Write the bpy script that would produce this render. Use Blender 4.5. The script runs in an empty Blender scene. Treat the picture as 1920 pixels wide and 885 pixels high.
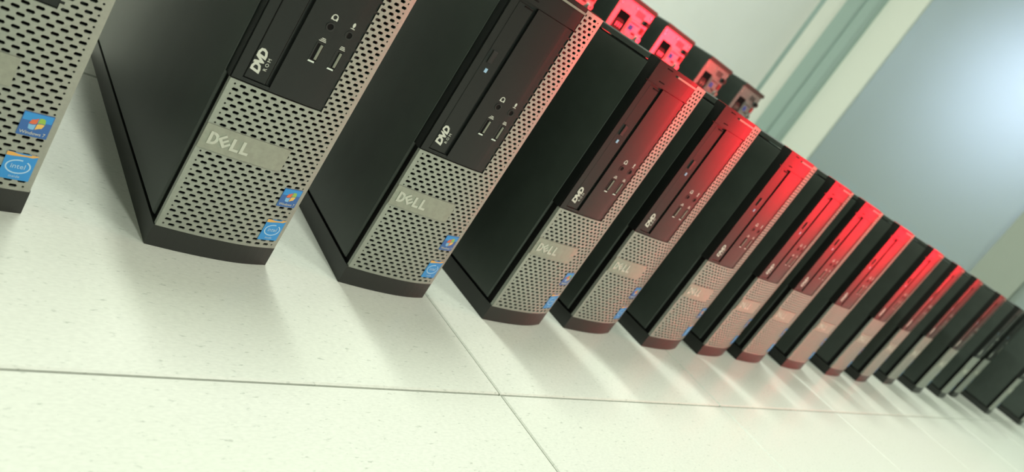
import bpy, bmesh, math, random
from mathutils import Matrix, Vector
random.seed(7)
SC = bpy.context.scene
COL = SC.collection

# ------------------------------------------------------------------ camera
RIGHT = Vector((0.65317048, -0.53227136, 0.53856803))
UP = Vector((-0.1858946, 0.57676792, 0.79547594))
FWD = Vector((0.73403782, 0.61969829, -0.27778141))
cam = bpy.data.cameras.new('camera')
cam.sensor_width = 36.0
cam.lens = 36.0 * 1444.68 / 1920.0
cam.clip_start = 0.01
cam.dof.use_dof = True
cam.dof.focus_distance = 0.56
cam.dof.aperture_fstop = 9.0
cam_o = bpy.data.objects.new('camera', cam)
cam_o.matrix_world = Matrix((
    (RIGHT.x, UP.x, -FWD.x, -0.10495675),
    (RIGHT.y, UP.y, -FWD.y, -0.628888),
    (RIGHT.z, UP.z, -FWD.z, 0.28536069),
    (0, 0, 0, 1)))
COL.objects.link(cam_o)
SC.camera = cam_o

# ------------------------------------------------------------------ world, exposure
w = bpy.data.worlds.new('world'); SC.world = w
w.use_nodes = True
w.node_tree.nodes['Background'].inputs[0].default_value = (0.62, 0.75, 0.85, 1)
w.node_tree.nodes['Background'].inputs[1].default_value = 0.25
SC.view_settings.view_transform = 'Standard'
SC.view_settings.look = 'None'
SC.view_settings.gamma = 1.0
SC.view_settings.use_curve_mapping = False
SC.view_settings.exposure = -0.17

# ------------------------------------------------------------------ large lights
def light(name, kind, loc, target, power, color, **kw):
    l = bpy.data.lights.new(name, kind)
    l.energy = power; l.color = color
    for k, v in kw.items(): setattr(l, k, v)
    o = bpy.data.objects.new(name, l)
    o.location = loc
    o.rotation_euler = (Vector(target) - Vector(loc)).to_track_quat('-Z', 'Y').to_euler()
    COL.objects.link(o)
    return o
# red lamp standing on the right of the aisle, shining along the row
light('red_spot_lamp', 'SPOT', (2.6, -0.98, 0.40), (0.85, -0.06, 0.54), 150, (1.0, 0.006, 0.022),
      spot_size=math.radians(46), spot_blend=1.0, shadow_soft_size=0.24)
# cool daylight of the neighbouring room behind the frosted partition
light('neighbour_room_daylight', 'AREA', (4.68, 0.70, 1.22), (4.2, 0.85, 1.05), 40, (0.76, 0.84, 1.0), shape='RECTANGLE', size=0.5, size_y=0.6)

# ------------------------------------------------------------------ materials
def mat(name, color, rough=0.5, metal=0.0, spec=0.5, bump=0.0, bscale=900.0, var=0.0, vscale=60.0, emit=0.0):
    m = bpy.data.materials.new(name); m.use_nodes = True
    nt = m.node_tree; b = nt.nodes['Principled BSDF']
    b.inputs['Base Color'].default_value = (*color, 1)
    b.inputs['Roughness'].default_value = rough
    b.inputs['Metallic'].default_value = metal
    b.inputs['Specular IOR Level'].default_value = spec
    tc = nt.nodes.new('ShaderNodeTexCoord')
    if var > 0:
        n = nt.nodes.new('ShaderNodeTexNoise'); n.inputs['Scale'].default_value = vscale; n.inputs['Detail'].default_value = 4
        r = nt.nodes.new('ShaderNodeMapRange')
        r.inputs['From Min'].default_value = 0.3; r.inputs['From Max'].default_value = 0.7
        r.inputs['To Min'].default_value = 1 - var; r.inputs['To Max'].default_value = 1 + var
        mx = nt.nodes.new('ShaderNodeMix'); mx.data_type = 'RGBA'; mx.blend_type = 'MULTIPLY'; mx.inputs[0].default_value = 1
        mx.inputs[6].default_value = (*color, 1)
        nt.links.new(tc.outputs['Object'], n.inputs['Vector']); nt.links.new(n.outputs['Fac'], r.inputs['Value'])
        nt.links.new(r.outputs['Result'], mx.inputs[7]); nt.links.new(mx.outputs[2], b.inputs['Base Color'])
    if bump > 0:
        n2 = nt.nodes.new('ShaderNodeTexNoise'); n2.inputs['Scale'].default_value = bscale; n2.inputs['Detail'].default_value = 2
        bp = nt.nodes.new('ShaderNodeBump'); bp.inputs['Strength'].default_value = bump; bp.inputs['Distance'].default_value = 0.0004
        nt.links.new(tc.outputs['Object'], n2.inputs['Vector']); nt.links.new(n2.outputs['Fac'], bp.inputs['Height'])
        nt.links.new(bp.outputs['Normal'], b.inputs['Normal'])
    if emit > 0:
        b.inputs['Emission Color'].default_value = (*color, 1); b.inputs['Emission Strength'].default_value = emit
    return m

M = {}
M['silver'] = mat('silver_plastic', (0.34, 0.365, 0.315), 0.38, 0.25, 0.5, bump=0.15, bscale=1500, var=0.06, vscale=300)
M['badge'] = mat('badge_brushed_grey', (0.33, 0.34, 0.28), 0.34, 0.35, 0.5, var=0.08, vscale=250)
M['letter'] = mat('pale_chrome_lettering', (0.58, 0.60, 0.52), 0.35, 0.3)
M['print'] = mat('white_print', (0.62, 0.66, 0.58), 0.6)
M['black'] = mat('black_textured_plastic', (0.012, 0.013, 0.012), 0.34, 0.0, 0.5, bump=0.35, bscale=1800)
M['gloss'] = mat('black_satin_plastic', (0.006, 0.008, 0.007), 0.35, 0.0, 0.46, bump=0.2, bscale=2200)
M['void'] = mat('dark_interior', (0.004, 0.004, 0.004), 0.8, 0, 0.2)
M['steel_black'] = mat('black_painted_steel', (0.042, 0.055, 0.046), 0.42, 0.0, 0.5, bump=0.3, bscale=1600, var=0.1, vscale=40)
M['base'] = mat('black_base_plastic', (0.020, 0.023, 0.020), 0.42, 0.0, 0.5, bump=0.3, bscale=1200)
M['zinc'] = mat('zinc_plated_steel', (0.42, 0.43, 0.41), 0.22, 0.7, 0.5, var=0.08, vscale=120)
M['chrome'] = mat('bright_metal', (0.75, 0.76, 0.72), 0.22, 1.0)
M['tongue'] = mat('grey_connector_plastic', (0.22, 0.24, 0.19), 0.5)
M['st_blue'] = mat('sticker_dark_blue', (0.035, 0.14, 0.42), 0.3)
M['st_sky'] = mat('sticker_sky_blue', (0.03, 0.30, 0.72), 0.3)
M['st_light'] = mat('sticker_pale_blue', (0.45, 0.72, 0.92), 0.35)
M['f_red'] = mat('flag_red', (0.75, 0.16, 0.06), 0.35)
M['f_green'] = mat('flag_green', (0.30, 0.55, 0.08), 0.35)
M['f_blue'] = mat('flag_blue', (0.22, 0.52, 0.80), 0.35)
M['f_yellow'] = mat('flag_yellow', (0.85, 0.55, 0.12), 0.35)
M['st_gold'] = mat('sticker_gold', (0.80, 0.45, 0.10), 0.35)
M['led'] = mat('pale_blue_indicator', (0.35, 0.55, 0.75), 0.3)
M['wall'] = mat('white_painted_wall', (0.90, 0.895, 0.865), 0.7, 0, 0.3, var=0.02, vscale=3)
M['wall_cool'] = mat('cool_white_wall', (0.82, 0.84, 0.77), 0.7, 0, 0.3, var=0.02, vscale=3)
M['wall_grey'] = mat('grey_green_wall', (0.36, 0.40, 0.37), 0.7, 0, 0.3)
M['ceil'] = mat('ceiling_white', (0.80, 0.81, 0.76), 0.8, 0, 0.2)
M['alu'] = mat('grey_green_aluminium', (0.40, 0.52, 0.48), 0.42, 0.3, 0.5)
M['alu_edge'] = mat('grey_green_aluminium_rib', (0.33, 0.43, 0.40), 0.42, 0.3, 0.5)
M['cream'] = mat('cream_post', (0.77, 0.80, 0.72), 0.55)
M['olive'] = mat('olive_grey_post', (0.32, 0.36, 0.31), 0.5)
M['grout'] = mat('dark_tile_joint', (0.16, 0.16, 0.13), 0.8)
M['housing'] = mat('white_enamel', (0.8, 0.8, 0.78), 0.4)
M['red_plastic'] = mat('red_switch_plastic', (0.65, 0.03, 0.03), 0.4)
M['pcb_green'] = mat('port_teal_plastic', (0.10, 0.30, 0.26), 0.5)
M['blue_port'] = mat('port_blue_plastic', (0.06, 0.12, 0.45), 0.5)

def tile_material():
    m = bpy.data.materials.new('speckled_antistatic_tile'); m.use_nodes = True
    nt = m.node_tree; b = nt.nodes['Principled BSDF']; L = nt.links.new
    geo = nt.nodes.new('ShaderNodeNewGeometry')
    mp = nt.nodes.new('ShaderNodeMapping'); mp.inputs['Scale'].default_value = (0.55, 1.5, 1.0)
    L(geo.outputs['Position'], mp.inputs['Vector'])
    # flecks
    n1 = nt.nodes.new('ShaderNodeTexNoise'); n1.inputs['Scale'].default_value = 250; n1.inputs['Detail'].default_value = 3; n1.inputs['Roughness'].default_value = 0.6
    n2 = nt.nodes.new('ShaderNodeTexNoise'); n2.inputs['Scale'].default_value = 9; n2.inputs['Detail'].default_value = 3
    n3 = nt.nodes.new('ShaderNodeTexNoise'); n3.inputs['Scale'].default_value = 420; n3.inputs['Detail'].default_value = 1
    for n in (n1, n2, n3): L(mp.outputs['Vector'], n.inputs['Vector'])
    r1 = nt.nodes.new('ShaderNodeMapRange'); r1.inputs['From Min'].default_value = 0.62; r1.inputs['From Max'].default_value = 0.72
    L(n1.outputs['Fac'], r1.inputs['Value'])
    r3 = nt.nodes.new('ShaderNodeMapRange'); r3.inputs['From Min'].default_value = 0.35; r3.inputs['From Max'].default_value = 0.7
    r3.inputs['To Min'].default_value = 0.95; r3.inputs['To Max'].default_value = 1.03
    L(n3.outputs['Fac'], r3.inputs['Value'])
    c = nt.nodes.new('ShaderNodeMix'); c.data_type = 'RGBA'
    c.inputs[6].default_value = (0.675, 0.705, 0.62, 1); c.inputs[7].default_value = (0.68, 0.69, 0.635, 1)
    L(n2.outputs['Fac'], c.inputs[0])
    c2 = nt.nodes.new('ShaderNodeMix'); c2.data_type = 'RGBA'; c2.inputs[7].default_value = (0.46, 0.49, 0.43, 1)
    L(r1.outputs['Result'], c2.inputs[0]); L(c.outputs[2], c2.inputs[6])
    c3 = nt.nodes.new('ShaderNodeMix'); c3.data_type = 'RGBA'; c3.blend_type = 'MULTIPLY'; c3.inputs[0].default_value = 1
    L(c2.outputs[2], c3.inputs[6]); L(r3.outputs['Result'], c3.inputs[7])
    L(c3.outputs[2], b.inputs['Base Color'])
    b.inputs['Roughness'].default_value = 0.32
    b.inputs['Specular IOR Level'].default_value = 0.4
    return m
M['tile'] = tile_material()

def frosted_material():
    m = bpy.data.materials.new('frosted_glass'); m.use_nodes = True
    nt = m.node_tree; L = nt.links.new
    for n in list(nt.nodes): nt.nodes.remove(n)
    out = nt.nodes.new('ShaderNodeOutputMaterial')
    d = nt.nodes.new('ShaderNodeBsdfDiffuse'); d.inputs['Color'].default_value = (0.42, 0.50, 0.43, 1)
    t = nt.nodes.new('ShaderNodeBsdfTranslucent'); t.inputs['Color'].default_value = (0.76, 0.80, 0.86, 1)
    g = nt.nodes.new('ShaderNodeBsdfGlossy'); g.inputs['Roughness'].default_value = 0.35; g.inputs['Color'].default_value = (0.8, 0.85, 0.85, 1)
    m1 = nt.nodes.new('ShaderNodeMixShader'); m1.inputs[0].default_value = 0.45
    L(d.outputs[0], m1.inputs[1]); L(t.outputs[0], m1.inputs[2])
    lw = nt.nodes.new('ShaderNodeFresnel'); lw.inputs['IOR'].default_value = 1.45
    m2 = nt.nodes.new('ShaderNodeMixShader')
    L(lw.outputs[0], m2.inputs[0]); L(m1.outputs[0], m2.inputs[1]); L(g.outputs[0], m2.inputs[2])
    L(m2.outputs[0], out.inputs['Surface'])
    return m
M['frost'] = frosted_material()

# ------------------------------------------------------------------ mesh helpers
class MB:
    """collects simple solids (metres) into one mesh"""
    def __init__(s, k=1.0): s.v = []; s.f = []; s.k = k
    def add(s, vs, fs):
        o = len(s.v); k = s.k
        s.v += [(x * k, y * k, z * k) for x, y, z in vs]; s.f += [tuple(i + o for i in f) for f in fs]
        return s
    def box(s, x0, x1, y0, y1, z0, z1):
        return s.add([(x0, y0, z0), (x1, y0, z0), (x1, y1, z0), (x0, y1, z0), (x0, y0, z1), (x1, y0, z1), (x1, y1, z1), (x0, y1, z1)],
                     [(0, 3, 2, 1), (4, 5, 6, 7), (0, 1, 5, 4), (1, 2, 6, 5), (2, 3, 7, 6), (3, 0, 4, 7)])
    def rbox(s, x0, x1, y0, y1, z0, z1, c):
        """box whose front (low y) rim is chamfered by c"""
        vs = [(x0 + c, y0, z0 + c), (x1 - c, y0, z0 + c), (x1 - c, y0, z1 - c), (x0 + c, y0, z1 - c),
              (x0, y0 + c, z0), (x1, y0 + c, z0), (x1, y0 + c, z1), (x0, y0 + c, z1),
              (x0, y1, z0), (x1, y1, z0), (x1, y1, z1), (x0, y1, z1)]
        fs = [(0, 1, 2, 3), (8, 11, 10, 9)]
        for a in (0, 4):
            for i in range(4):
                j = (i + 1) % 4
                fs.append((a + i, a + 4 + i, a + 4 + j, a + j))
        return s.add(vs, fs)
    def prism(s, poly, a0, a1, axis='z'):
        """extrude a 2-D polygon; axis z: poly is (x, y); axis y: poly is (x, z)"""
        n = len(poly)
        if axis == 'z': vs = [(x, y, a0) for x, y in poly] + [(x, y, a1) for x, y in poly]
        else: vs = [(x, a0, z) for x, z in poly] + [(x, a1, z) for x, z in poly]
        fs = [tuple(range(n))[::-1], tuple(range(n, 2 * n))] + [(i, (i + 1) % n, n + (i + 1) % n, n + i) for i in range(n)]
        return s.add(vs, fs)
    def ring(s, outer, inner, a0, a1):
        """plate with a hole, both polygons (x, z) with the same count, from y=a0 to y=a1"""
        n = len(outer)
        vs = [(x, a0, z) for x, z in outer] + [(x, a0, z) for x, z in inner] + [(x, a1, z) for x, z in outer] + [(x, a1, z) for x, z in inner]
        fs = []
        for i in range(n):
            j = (i + 1) % n
            fs += [(i, j, n + j, n + i), (n + i, n + j, 3 * n + j, 3 * n + i), (j, i, 2 * n + i, 2 * n + j), (2 * n + j, 2 * n + i, 3 * n + i, 3 * n + j)]
        return s.add(vs, fs)
    def mesh(s, name, m, smooth=False):
        me = bpy.data.meshes.new(name); me.from_pydata(s.v, [], s.f)
        bm = bmesh.new(); bm.from_mesh(me); bmesh.ops.recalc_face_normals(bm, faces=bm.faces); bm.to_mesh(me); bm.free()
        me.materials.append(m)
        if smooth: me.shade_smooth()
        return me
    def build(s, name, m, parent=None, smooth=False):
        o = bpy.data.objects.new(name, s.mesh(name, m, smooth)); COL.objects.link(o)
        o.parent = parent
        return o

def circ(cx, cz, r, n=16, rz=None, a0=0.0):
    rz = r if rz is None else rz
    return [(cx + r * math.cos(a0 + 2 * math.pi * i / n), cz + rz * math.sin(a0 + 2 * math.pi * i / n)) for i in range(n)]
def rect(x0, x1, z0, z1): return [(x0, z0), (x1, z0), (x1, z1), (x0, z1)]
def tag(o, label=None, cat=None, group=None, kind=None):
    if label: o['label'] = label
    if cat: o['category'] = cat
    if group: o['group'] = group
    if kind: o['kind'] = kind
    return o
def empty(name, loc=(0, 0, 0), rz=0.0):
    o = bpy.data.objects.new(name, None); o.empty_display_size = 0.05
    o.location = loc; o.rotation_euler = (0, 0, rz); COL.objects.link(o)
    return o
def copy_tree(o, parent=None):
    c = o.copy(); COL.objects.link(c); c.parent = parent
    for ch in kids.get(o.name, []): copy_tree(ch, c)
    return c
kids = {}
def index_tree(o):
    kids[o.name] = list(o.children)
    for c in o.children: index_tree(c)

def text_mesh(name, body, size, m, extrude=0.0, shear=0.0, spacing=1.0, bold=0.0):
    """lettering in the local xz plane facing -y, centred on the origin"""
    cu = bpy.data.curves.new(name, 'FONT'); cu.body = body; cu.size = size; cu.extrude = extrude; cu.offset = bold
    cu.shear = shear; cu.space_character = spacing; cu.align_x = 'CENTER'; cu.align_y = 'CENTER'; cu.resolution_u = 2
    t = bpy.data.objects.new('lettering_source', cu); COL.objects.link(t)
    dg = bpy.context.evaluated_depsgraph_get()
    me = bpy.data.meshes.new_from_object(t.evaluated_get(dg))
    bpy.data.objects.remove(t); bpy.data.curves.remove(cu)
    me.transform(Matrix.Rotation(math.pi / 2, 4, 'X'))
    me.materials.clear(); me.materials.append(m); me.name = name
    return me
def put(name, me, parent, loc, rot=(0, 0, 0)):
    o = bpy.data.objects.new(name, me); COL.objects.link(o); o.parent = parent
    o.location = loc; o.rotation_euler = rot
    return o

# ------------------------------------------------------------------ the room
FX0, FY0, TS = 0.38014, -0.30517, 0.40059      # tile grid measured on the floor
XW, YB, YF, XL, ZC = 4.2, 2.03, -3.6, -2.6, 2.75
fl = MB().box(XL, XW + 0.02, YF, YB + 0.02, -0.06, -0.0035).build('floor', M['grout']); tag(fl, kind='structure')
G = 0.0010
tile_me = None
def tile_mesh():
    h = TS / 2 - G; c = 0.0012
    vs = [(-h + c, -h + c, 0), (h - c, -h + c, 0), (h - c, h - c, 0), (-h + c, h - c, 0),
          (-h, -h, -c), (h, -h, -c), (h, h, -c), (-h, h, -c), (-h, -h, -0.0034), (h, -h, -0.0034), (h, h, -0.0034), (-h, h, -0.0034)]
    fs = [(0, 1, 2, 3)]
    for a in (0, 4):
        for i in range(4):
            j = (i + 1) % 4; fs.append((a + i, a + 4 + i, a + 4 + j, a + j))
    return MB().add(vs, fs).mesh('tile', M['tile'])
tile_me = tile_mesh()
for i in range(-7, 10):
    for j in range(-8, 6):
        cx, cy = FX0 + (i + 0.5) * TS, FY0 + (j + 0.5) * TS
        if cx - TS / 2 < XL - 0.3 or cx > XW + 0.1 or cy > YB + 0.1 or cy < YF: continue
        t = bpy.data.objects.new('tile', tile_me); COL.objects.link(t); t.parent = fl
        t.location = (cx, cy, random.uniform(-0.0003, 0.0))
def struct(name, mb, m, parent=None):
    o = mb.build(name, m, parent)
    if parent is None: tag(o, kind='structure')
    return o
struct('wall_back', MB().box(XL, XW + 0.12, YB, YB + 0.12, -0.02, ZC), M['wall'])
struct('wall_left', MB().box(XL - 0.12, XL, YF, YB, -0.02, ZC), M['wall'])
struct('wall_front', MB().box(XL, XW + 0.12, YF - 0.12, YF, -0.02, ZC), M['wall_grey'])
struct('ceiling', MB().box(XL, XW + 0.12, YF, YB, ZC, ZC + 0.1), M['ceil'])
# end wall: short plastered return, aluminium column, cream post, frosted partition panes, olive posts
struct('wall_right', MB().box(XW, XW + 0.12, 1.88, YB, -0.02, ZC), M['wall_cool'])
col = struct('trim_1', MB().box(XW - 0.035, XW + 0.1, 1.675, 1.88, -0.003, ZC), M['alu'])
struct('rib', MB().box(XW - 0.047, XW - 0.034, 1.677, 1.705, 0.0, ZC), M['alu_edge'], col)
struct('rib', MB().box(XW - 0.045, XW - 0.034, 1.775, 1.787, 0.0, ZC), M['alu_edge'], col)
struct('trim_2', MB().box(XW - 0.015, XW + 0.1, 1.48, 1.675, -0.003, ZC), M['cream'])
struct('trim_3', MB().box(XW - 0.02, XW + 0.06, 0.215, 0.42, -0.003, ZC), M['olive'])
struct('trim_4', MB().box(XW - 0.02, XW + 0.06, -1.05, -0.85, -0.003, ZC), M['olive'])
for k, (y0, y1) in enumerate(((0.42, 1.48), (-0.85, 0.215), (YF, -1.05))):
    win = struct('window_%d' % (k + 1), MB().box(XW, XW + 0.03, y0, y1, 0.0, 0.05).box(XW, XW + 0.03, y0, y1, ZC - 0.05, ZC), M['alu'])
    struct('pane', MB().box(XW + 0.010, XW + 0.018, y0, y1, 0.05, ZC - 0.05), M['frost'], win)
struct('trim_5', MB().prism([(XW - 0.02, YB), (XW, YB), (XW, YB - 0.02)], 0.0, ZC), M['alu_edge'])

# ceiling luminaires (outside the frame, they light the place)
def ceiling_light(x, y, power, along_y=True):
    r = empty('ceiling_light', (x, y, ZC))
    a, b = (0.09, 0.48) if along_y else (0.48, 0.09)
    MB().box(-a, a, -b, b, -0.05, 0.0).build('housing', M['housing'], r)
    l = bpy.data.lights.new('fluorescent_tube', 'AREA'); l.shape = 'RECTANGLE'; l.size = 2 * a - 0.04; l.size_y = 2 * b - 0.04
    l.energy = power; l.color = (0.94, 1.0, 0.90)
    o = bpy.data.objects.new('fluorescent_tube', l); COL.objects.link(o); o.parent = r; o.location = (0, 0, -0.056)
    return r
for x, lab in ((0.35, 'over the near end of the row'), (1.75, 'over the far end of the row')):
    tag(ceiling_light(x, 0.55, 42), 'white ceiling light behind the row, ' + lab, 'ceiling light', 'ceiling lights')
    tag(ceiling_light(x, -2.1, 42), 'white ceiling light above the front aisle, ' + lab, 'ceiling light', 'ceiling lights')

# ------------------------------------------------------------------ small desktop computer, front view (millimetres)
K = 0.001
W_, H_, D_ = 93.0, 292.0, 312.0
def yprof(x):
    """bowed front: nearly flat on the left, turning back on the right"""
    y = -1.2 * math.sin(math.pi * min(max(x, 0), 62) / 62) if x < 62 else 0.0
    if x > 56: y += 7.0 * ((x - 56) / 37.0) ** 1.7
    return y
P2, ROW, Z0 = 3.6, 3.703, 17.85
def grille():
    mb = MB(K)
    V, F, idx = mb.v, mb.f, {}
    T = 1.3
    def vert(x, z, back=0.0):
        key = (round(x, 2), round(z, 2), back)
        if key not in idx:
            idx[key] = len(V); V.append((x * K, (yprof(x) + back) * K, z * K))
        return idx[key]
    def cell(x0, x1, z0, z1, hw, hh):
        xc, zc = (x0 + x1) / 2, (z0 + z1) / 2
        full = x1 - x0 > P2 + 0.1
        if full:
            bd = [(x0, z0), (xc, z0), (x1, z0), (x1, z1), (xc, z1), (x0, z1)]
        else:
            bd = [(x0, z0), (x1, z0), (x1, z1), (x0, z1)]
        b = [vert(*p) for p in bd]
        r = hh * 0.75
        hp = [(xc - hw + r, zc - hh), (xc + hw - r, zc - hh), (xc + hw, zc), (xc + hw - r, zc + hh), (xc - hw + r, zc + hh), (xc - hw, zc)]
        h = [vert(*p) for p in hp]; g = [vert(p[0], p[1], T) for p in hp]
        if full:
            F.extend([(b[0], b[1], h[1], h[0]), (b[1], b[2], h[2], h[1]), (b[2], b[3], h[2]), (b[3], b[4], h[3], h[2]),
                      (b[4], h[4], h[3]), (b[4], b[5], h[5], h[4]), (b[5], b[0], h[5]), (b[0], h[0], h[5])])
        else:
            F.extend([(b[0], b[1], h[1], h[0]), (b[1], b[2], h[2], h[1]), (b[2], h[3], h[2]), (b[2], b[3], h[4], h[3]), (b[3], h[5], h[4]), (b[3], b[0], h[0], h[5])])
        for i in range(6):
            j = (i + 1) % 6
            F.append((h[i], h[j], g[j], g[i]))
    def plain(x0, x1, z0, z1):
        F.append((vert(x0, z0), vert(x1, z0), vert(x1, z1), vert(x0, z1)))
    nlow, nall = 31, 73
    for r in range(nall):
        z0, z1 = Z0 + r * ROW, Z0 + (r + 1) * ROW
        even = r % 2 == 1                      # holes at 6.8 + 7.2 k
        low = r < nlow
        xs = 3.2 if low else 68.0
        if low: plain(0.9, 3.2, z0, z1)
        plain(89.6, 92.4, z0, z1)
        x = xs
        if not even:
            if low: cell(x, x + P2, z0, z1, 0.8, 0.7)
            else:
                zc = (z0 + z1) / 2
                plain(x, x + P2, z0, zc - 0.85); plain(x, x + P2, zc + 0.85, z1); plain(x + 2.2, x + P2, zc - 0.85, zc + 0.85)
            x += P2
        while x + 2 * P2 < 89.7:
            cell(x, x + 2 * P2, z0, z1, 2.35, 1.06); x += 2 * P2
        if x < 89.5: cell(x, 89.6, z0, z1, 0.8, 0.7)
    # bottom and top margins
    xs = [0.9, 3.2] + [3.2 + P2 * i for i in range(1, 25)] + [92.4]
    zt = Z0 + nall * ROW; zm = Z0 + nlow * ROW
    for a, b in zip(xs[:-1], xs[1:]):
        plain(a, b, 16.6, Z0)
        if a < 67.9: plain(a, b, zm, zm + 0.9)
        if a > 67.9: plain(a, b, zt, zt + 2.2)
    # rims: left return, right return, bottom and shoulder
    def strip(p, q, dy):
        F.append((vert(*p), vert(*q), vert(q[0], q[1], dy), vert(p[0], p[1], dy)))
    strip((0.9, 16.6), (0.9, zm + 0.9), 3.6)
    strip((92.4, 16.6), (92.4, zt + 2.2), 6.0)
    for a, b in zip(xs[:-1], xs[1:]):
        strip((a, 16.6), (b, 16.6), 3.0)
        if a < 67.9: strip((a, zm + 0.9), (b, zm + 0.9), 1.2)
        else: strip((a, zt + 2.2), (b, zt + 2.2), 12.0)
    return mb.build('front_grille', M['silver'])

def prof_poly(x0, x1, back, off=0.0, n=14):
    """plan outline following the bowed front from x0 to x1, closed at depth back"""
    pts = [(x0 + (x1 - x0) * i / n, yprof(x0 + (x1 - x0) * i / n) + off) for i in range(n + 1)]
    return pts + [(x1, back), (x0, back)]
def patch(x0, x1, z0, z1, off, thick, name, m, parent, nx=6, fn=None):
    """thin plate following the bowed front"""
    mb = MB(K)
    pts = [(x0 + (x1 - x0) * i / nx, yprof(x0 + (x1 - x0) * i / nx) - off) for i in range(nx + 1)]
    poly = pts + [(x, y + thick) for x, y in reversed(pts)]
    mb.prism(poly, z0, z1)
    return mb.build(name, m, parent)
def curved(poly, off, thick, name, m, parent):
    """flat print outline (x, z) laid on the bowed front"""
    n = len(poly); mb = MB(K)
    vs = [(x, yprof(x) - off, z) for x, z in poly] + [(x, yprof(x) - off + thick, z) for x, z in poly]
    mb.add(vs, [tuple(range(n)), tuple(range(n, 2 * n))[::-1]] + [(i, (i + 1) % n, n + (i + 1) % n, n + i) for i in range(n)])
    return mb.build(name, m, parent)

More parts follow.
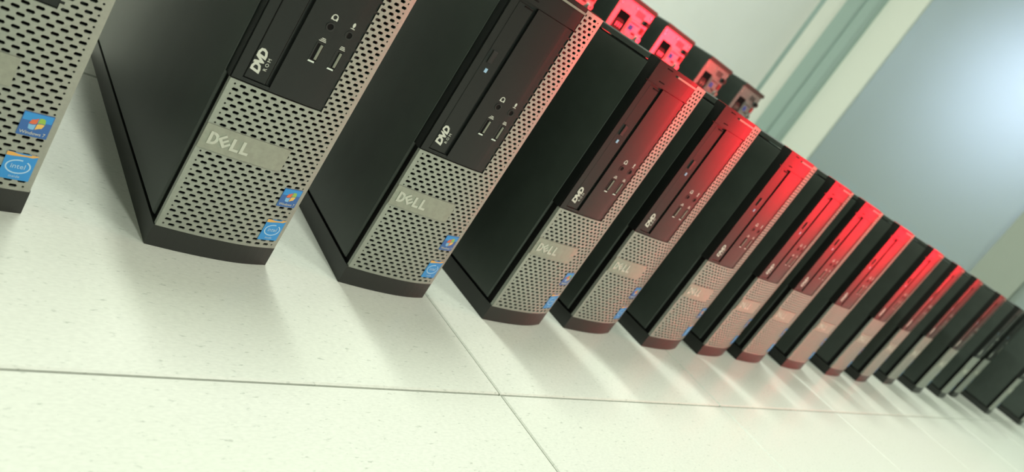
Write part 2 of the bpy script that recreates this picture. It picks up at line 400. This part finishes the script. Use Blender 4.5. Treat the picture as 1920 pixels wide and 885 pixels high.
def make_tower():
    T = empty('desktop_computer')
    # chassis
    MB(K).box(1.6, 91.4, 13, 331, 17.4, 285).build('chassis', M['void'], T)
    sp = MB(K)
    sp.add([(0.0, 12.2, 19.5), (0.0, 330, 19.5), (0.0, 330, 283.2), (0.0, 12.2, 283.2),
            (1.5, 11.2, 18.5), (1.5, 331, 18.5), (1.5, 331, 284.2), (1.5, 11.2, 284.2),
            (2.2, 11.2, 18.5), (2.2, 331, 18.5), (2.2, 331, 284.2), (2.2, 11.2, 284.2)],
           [(0, 1, 2, 3)] + [(a + i, a + 4 + i, a + 4 + (i + 1) % 4, a + (i + 1) % 4) for a in (0, 4) for i in range(4)])
    sp.build('side_panel', M['steel_black'], T)
    MB(K).box(91.3, 92.6, 12, 330, 18.5, 284).build('side_panel', M['steel_black'], T)
    # base tray with a rounded front following the bezel
    MB(K).prism([(0.0, 332.0)] + [(x, y) for x, y in prof_poly(0.0, 93.0, 332.0, 0.6)[:-2]] + [(93.0, 332.0)], 0.0, 16.5).build('base', M['base'], T)
    # top cover
    tc = MB(K).prism([(0.0, 285.6), (92.6, 285.6), (92.6, 290.2), (91.4, 291.4), (1.2, 291.4), (0.0, 290.2)], 13.0, 332.0, 'y')
    tc.build('top_cover', M['steel_black'], T)
    MB(K).box(2.0, 91.0, 331.0, 333.5, 17, 286).build('rear_plate', M['zinc'], T)
    # black bezel body behind the grille (recessed on the lower left, flush above)
    MB(K).prism(prof_poly(2.6, 92.0, 12.8, 3.2), 16.6, 133.4).build('bezel_core', M['void'], T)
    bb = MB(K)
    bb.prism(prof_poly(0.4, 92.0, 12.9, 2.6), 133.4, 291.0)
    bb.build('bezel_body', M['gloss'], T)
    # front grille
    g = grille(); g.parent = T
    # drive panel: left rail, field right of the drive
    dp = MB(K)
    dp.prism([(0.4, yprof(0) + 12)] + [(x, yprof(x) + 0.5) for x in (0.9, 2.5, 4.5, 7.3)] + [(7.3, 5), (4, 12)], 134.4, 270.6)
    dp.build('drive_rail', M['gloss'], T)
    MB(K).prism(prof_poly(26.4, 71.6, 6.0, 0.7), 134.4, 270.6).build('port_panel', M['gloss'], T)
    MB(K).prism(prof_poly(7.3, 26.4, 6.0, 0.9), 134.4, 136.8).build('drive_sill', M['gloss'], T)
    # optical drive in its slot
    od = MB(K).prism([(7.9, 6), (7.9, yprof(8) + 1.6), (8.5, yprof(8) + 1.1), (22.6, yprof(22) + 1.1), (23.4, yprof(22) + 1.9), (26.0, yprof(26) + 2.6), (26.0, 6)], 137.7, 268.4).build('optical_drive', M['gloss'], T)
    yo = yprof(15) + 1.1
    MB(K).rbox(11.2, 15.6, yo - 0.9, yo + 0.8, 217.5, 228.0, 0.4).build('eject_button', M['black'], od)
    MB(K).box(13.4, 16.0, yo - 0.25, yo + 0.5, 209.8, 213.2).build('drive_light', M['led'], od)
    put('lettering', text_mesh('disc_lettering', 'DVD', 8.6 * K, M['print'], 0.0001, 0.25, 0.82, 0.00045), od,
        (12.6 * K, (yo - 0.15) * K, 150.6 * K), (0, -math.pi / 2, 0))
    put('lettering', text_mesh('disc_lettering_small', 'ROM', 3.4 * K, M['print'], 0.0001, 0.0, 1.5), od,
        (18.3 * K, (yo - 0.15) * K, 150.2 * K), (0, -math.pi / 2, 0))
    # power panel on top; raised button bar coloured pale for its edge highlight
    pp = MB(K)
    pp.prism(prof_poly(0.6, 70.4, 12.0, 0.3), 271.4, 290.6)
    pp.build('power_panel', M['gloss'], T)
    pb = MB(K)
    pts = [(32 + 36 * i / 6.0) for i in range(7)]
    prof = [(x, yprof(x) - 0.9) for x in pts] + [(x, yprof(x) + 0.6) for x in reversed(pts)]
    pb.prism(prof, 285.9, 287.6)
    pb.build('power_button_highlight', M['badge'], T)
    for z in (288.2, 275.2, 267.3):
        MB(K).box(14.5, 22.5, yprof(18) + 0.1 - (0.0 if z > 270 else -0.7), yprof(18) + 2.0, z - 0.55, z + 0.55).build('vent_slot', M['void'], T)
    # usb ports
    for x in (43.2, 58.2):
        y = yprof(x) + 0.7
        u = MB(K).ring(rect(x - 3.1, x + 3.1, 164.6, 178.4), rect(x - 2.5, x + 2.5, 165.4, 177.8), y - 0.35, y + 1.0).build('usb_port', M['black'], T)
        MB(K).box(x - 2.5, x + 2.5, y - 0.06, y + 0.2, 165.4, 177.8).build('port_opening', M['void'], u)
        MB(K).rbox(x + 0.2, x + 2.1, y - 0.45, y + 0.3, 166.2, 177.2, 0.2).build('contact_tongue', M['tongue'], u)
        MB(K).prism([(x - 3.3, 164.0), (x + 1.6, 164.0), (x + 1.2, 165.1), (x - 3.0, 165.1)], y - 0.7, y + 0.2, 'y').build('metal_lip', M['chrome'], u)
        ic = MB(K)
        for dz in (0.0, 1.0, 2.0):
            ic.box(x - 2.6 + dz * 0.7, x + 2.6 - dz * 0.5, y - 0.12, y + 0.1, 179.5 + dz, 180.0 + dz)
        ic.build('port_symbol', M['print'], u)
    # audio jacks
    for q, x in enumerate((43.2, 58.0)):
        y = yprof(x) + 0.7
        j = MB(K).ring(circ(x, 190.6, 3.2), circ(x, 190.6, 2.1), y - 0.4, y + 0.6).build('audio_jack', M['black'], T)
        MB(K).prism(circ(x, 190.6, 2.1), y - 0.08, y + 0.2, 'y').build('jack_opening', M['void'], j)
        ic = MB(K)
        if q == 0:
            ic.ring(circ(x, 197.6, 2.2, 12), circ(x, 197.6, 1.5, 12), y - 0.12, y + 0.1)
            ic.box(x - 2.4, x - 1.3, y - 0.14, y + 0.1, 195.6, 197.6).box(x + 1.3, x + 2.4, y - 0.14, y + 0.1, 195.6, 197.6)
        else:
            ic.prism(circ(x, 198.2, 1.0, 10, 1.7), y - 0.12, y + 0.1, 'y')
            ic.box(x - 1.6, x + 1.6, y - 0.12, y + 0.1, 195.4, 195.9).box(x - 0.25, x + 0.25, y - 0.12, y + 0.1, 195.6, 197)
        ic.build('jack_symbol', M['print'], j)
    # name badge with raised letters D, tilted E, L, L
    bx = patch(0.8, 61.5, 81.8, 99.8, 0.9, 1.6, 'name_badge', M['badge'], T, 10)
    def letter(strokes, x, ang=0.0, holes=None):
        mb = MB(K)
        c, s = math.cos(ang), math.sin(ang)
        for poly in strokes:
            pts = []
            for px, pz in poly:
                dx, dz = px - 3.2, pz - 4.6
                pts.append((x + 3.2 + c * dx - s * dz, 86.2 + 4.6 + s * dx + c * dz))
            y = yprof(x + 3) - 0.9
            mb.prism(pts, y - 0.45, y + 0.1, 'y')
        return mb.build('letter', M['letter'], bx)
    arc_o = [(2.4 + 4.4 * math.cos(a), 4.6 + 4.6 * math.sin(a)) for a in [-math.pi / 2 + math.pi * i / 8 for i in range(9)]]
    arc_i = [(2.4 + 2.2 * math.cos(a), 4.6 + 2.7 * math.sin(a)) for a in [-math.pi / 2 + math.pi * i / 8 for i in range(9)]]
    dst = [rect(0, 2.0, 0, 9.2), rect(1.9, 2.5, 0, 1.9), rect(1.9, 2.5, 7.3, 9.2)]
    for i in range(8): dst.append([arc_i[i], arc_o[i], arc_o[i + 1], arc_i[i + 1]])
    letter(dst, 5.2)
    letter([rect(0.5, 2.5, 0.6, 8.6), rect(2.4, 6.4, 0.6, 2.3), rect(2.4, 6.2, 3.8, 5.3), rect(2.4, 6.4, 6.9, 8.6)], 12.4, math.radians(40))
    letter([rect(0, 2.1, 0, 9.2), rect(2.0, 6.0, 0, 1.9)], 20.6)
    letter([rect(0, 2.1, 0, 9.2), rect(2.0, 6.0, 0, 1.9)], 27.6)
    # operating system sticker: waving four-colour flag over a line of lettering
    ws = patch(72.9, 88.8, 54.6, 70.2, 0.45, 0.3, 'system_sticker', M['st_blue'], T, 6)
    patch(73.3, 88.4, 64.8, 69.8, 0.5, 0.08, 'sticker_glow', M['st_sky'], ws, 6)
    def wave(u, v):     # flag coordinates to x, z
        return 81.2 + u * 4.1 + 0.35 * v, 63.6 + v * 4.0 + 0.9 * math.sin(u * 2.6) * 0.8 - 0.2
    for (u0, u1, v0, v1, m) in ((-1, -0.06, 0.07, 1, 'f_red'), (0.06, 1, 0.07, 1, 'f_green'), (-1, -0.06, -1, -0.07, 'f_blue'), (0.06, 1, -1, -0.07, 'f_yellow')):
        k = 4
        def edge(v, us): return [wave(u * (1 - 0.18 * abs(v) * abs(u)), v * (1 - 0.25 * abs(u))) for u in us]
        us = [u0 + (u1 - u0) * i / k for i in range(k + 1)]
        curved(edge(v0, us) + edge(v1, us[::-1]), 0.62, 0.1, 'flag_pane', M[m], ws)
    tm = text_mesh('system_lettering', 'Windows 7', 3.0 * K, M['print'], 0.00008, 0, 0.95)
    for v in tm.vertices:
        v.co.y += (yprof(80.8 + v.co.x / K) - 0.62) * K
    put('lettering', tm, ws, (80.8 * K, 0, 56.9 * K))
    # processor sticker: swoosh ring with lettering on blue, gold flash on top
    ps = patch(72.9, 89.2, 24.0, 42.4, 0.45, 0.3, 'processor_sticker', M['st_sky'], T, 6)
    gold = [(72.9, 42.4), (72.9, 39.9)] + [(72.9 + 16.3 * i / 6, 39.8 + 1.5 * math.sin(i / 6 * 3.0) * (i / 6)) for i in range(1, 6)] + [(89.2, 41.7), (89.2, 42.4)]
    curved(gold[::-1], 0.6, 0.1, 'gold_flash', M['st_gold'], ps)
    rg = MB(K)
    n = 28
    for i in range(n):
        if i in (4, 5): continue
        a, b = 2 * math.pi * i / n, 2 * math.pi * (i + 1) / n
        q4 = []
        for (t, ro, rz) in ((a, 6.7, 4.9), (b, 6.7, 4.9), (b, 5.9, 4.15), (a, 5.9, 4.15)):
            q4.append((81.0 + ro * math.cos(t), 33.2 + rz * math.sin(t)))
        vs = [(x, yprof(x) - 0.62, z) for x, z in q4] + [(x, yprof(x) - 0.5, z) for x, z in q4]
        rg.add(vs, [(0, 1, 2, 3), (7, 6, 5, 4), (0, 1, 5, 4), (2, 3, 7, 6)])
    rg.build('swoosh_ring', M['st_light'], ps)
    for body, size, z in (('intel', 4.6, 33.4), ('inside', 2.6, 26.4)):
        tm = text_mesh('processor_lettering', body, size * K, M['st_light'], 0.00008)
        for v in tm.vertices: v.co.y += (yprof(81.0 + v.co.x / K) - 0.62) * K
        put('lettering', tm, ps, (81.0 * K, 0, z * K))
    return T

TOWERS = [
    (-0.0490, -0.1560, -0.1600, 'black computer tower with silver grille, nearest, cut off at the left edge'),
    (0.1177, -0.1729, -0.0744, 'second computer tower from the left, its wide grey-lit side panel facing the camera'),
    (0.2766, -0.1784, -0.1028, 'third computer tower from the left, black drive panel with only a pink-lit edge'),
    (0.4362, -0.1999, -0.0056, 'fourth computer tower from the left, drive panel glowing dull brownish red'),
    (0.5731, -0.1924, -0.0234, 'fifth computer tower from the left, upper front lit bright red'),
    (0.7204, -0.2043, -0.0039, 'sixth computer tower from the left, standing where a floor joint meets the row'),
    (0.8642, -0.2039, 0.0249, 'seventh computer tower from the left, red-lit front in the middle of the row'),
    (0.9884, -0.2022, -0.0291, 'eighth computer tower from the left, red-lit and close beside its left neighbour'),
    (1.1595, -0.2017, -0.0395, 'ninth computer tower from the left, red-lit, directly left of the widest dark gap'),
    (1.3543, -0.2053, -0.0174, 'tenth computer tower from the left, the last with a strongly red front'),
    (1.5100, -0.2121, 0.0221, 'eleventh computer tower from the left, front only dimly red'),
    (1.7091, -0.2057, 0.0104, 'twelfth computer tower from the left, small and blurred in the distance'),
    (1.8842, -0.2227, -0.0202, 'thirteenth computer tower from the left, the last one with a reddish grille'),
    (2.0996, -0.2298, -0.0103, 'fourteenth computer tower from the left, left of two greyish towers before the dark gap'),
    (2.2800, -0.2200, 0.0000, 'fifteenth computer tower from the left, just before the large dark gap'),
    (2.4700, -0.2800, 0.0000, 'far computer tower pulled forward after the dark gap, near the right edge'),
    (2.7900, -0.3200, 0.0000, 'farthest computer tower, cut off by the right edge of the photo'),
]
proto = make_tower(); index_tree(proto)
for i, (x, y, a, lab) in enumerate(TOWERS):
    o = proto if i == 0 else copy_tree(proto)
    o.location = (x, y, 0.0); o.rotation_euler = (0, 0, a)
    tag(o, lab, 'computer', 'small computer towers standing in the front row')

# ------------------------------------------------------------------ taller computers of the second row, seen from behind
def make_rear_tower():
    T = empty('tall_computer')
    W, H, D = 102.0, 360.0, 410.0
    MB(K).box(1.5, W - 1.5, 2, D - 8, 14, H - 8).build('chassis', M['void'], T)
    MB(K).box(0, 1.6, 1.5, D - 12, 10, H - 7.5).build('side_panel', M['steel_black'], T)
    MB(K).box(W - 1.6, W, 1.5, D - 12, 10, H - 7.5).build('side_panel', M['steel_black'], T)
    MB(K).prism([(0, H - 7.5), (W, H - 7.5), (W, H - 2), (W - 2, H), (2, H), (0, H - 2)], -3.0, D, 'y').build('top_cover', M['steel_black'], T)
    MB(K).box(0, W, 0, D, 0, 10).build('base', M['base'], T)
    MB(K).box(0.5, W - 0.5, D - 12, D + 4, 10, H - 7.5).build('front_bezel', M['silver'], T)
    # rear plate with the power supply opening
    MB(K).ring([(1.6, 12), (W - 1.6, 12), (W - 1.6, H - 8), (1.6, H - 8)], [(14.5, 292), (47, 292), (47, 330), (14.5, 330)], 0.0, 1.6).build('rear_plate', M['zinc'], T)
    MB(K).box(14.5, 47, 5.0, 6.0, 292, 330).build('socket_recess', M['void'], T)
    s = MB(K).prism([(18, 296), (43, 296), (43, 310), (39, 316), (22, 316), (18, 310)], 1.0, 5.0, 'y').build('power_socket', M['black'], T)
    for x in (24, 30.5, 37): MB(K).box(x - 1, x + 1, -0.6, 1.0, 302, 309).build('contact_pin', M['chrome'], s)
    # port block
    pb = MB(K).rbox(50, 83, -2.2, 0.4, 300, 327, 0.8).build('port_block', M['zinc'], T)
    MB(K).rbox(53, 66, -3.0, -2.0, 308, 318, 0.3).build('video_port', M['blue_port'], pb)
    MB(K).rbox(69, 80, -3.0, -2.0, 303.5, 307.5, 0.3).build('display_port', M['black'], pb)
    MB(K).box(52, 80, -2.6, -2.0, 321, 322.6).build('vent_slit', M['void'], pb)
    # right hand details
    MB(K).rbox(88, 97, -2.0, 0.4, 312, 323, 0.6).build('selector_switch', M['red_plastic'], T)
    MB(K).rbox(86, 96, -7.0, 0.4, 328, 337, 1.0).build('cable_clip', M['black'], T)
    lk = MB(K).ring(circ(92, 302, 5, 12), circ(92, 302, 2.6, 12), -6.0, 0.4).build('padlock_ring', M['chrome'], T)
    for i in range(5): MB(K).box(56 + i * 5, 58.4 + i * 5, -0.25, 0.3, 334, 345).build('vent_slit', M['void'], T)
    for x, z in ((6, 346), (96, 346), (8, 340), (50, 346)):
        MB(K).prism(circ(x, z, 2.2, 8), -1.0, 0.3, 'y').build('screw', M['chrome'], T)
    # lower half: fan grille and expansion slots
    MB(K).ring(circ(42, 238, 34, 24), circ(42, 238, 31, 24), -0.8, 0.2).build('fan_ring', M['zinc'], T)
    for i in range(6): MB(K).rbox(14, 84, -1.2, 0.4, 40 + i * 24, 56 + i * 24, 0.6).build('slot_cover', M['zinc'], T)
    return T
RX = [(0.757, 0.320, 0.0, 'leftmost tower of the back row, mostly cut off by the top edge'),
      (0.905, 0.320, 0.0, 'red-lit metal back of the tower with a dark square opening, nearest in the back row'),
      (1.048, 0.320, 0.02, 'red-lit back of the second visible tower in the rear row'),
      (1.214, 0.318, 0.055, 'grey metal back of the third visible tower in the rear row'),
      (1.372, 0.317, 0.05, 'last tower of the back row, grey back panel standing before the pale wall')]
rp = make_rear_tower(); index_tree(rp)
for i, (x, y, a, lab) in enumerate(RX):
    o = rp if i == 0 else copy_tree(rp)
    o.location = (x, y, 0.0); o.rotation_euler = (0, 0, a)
    tag(o, lab, 'computer', 'taller computer towers of the back row')
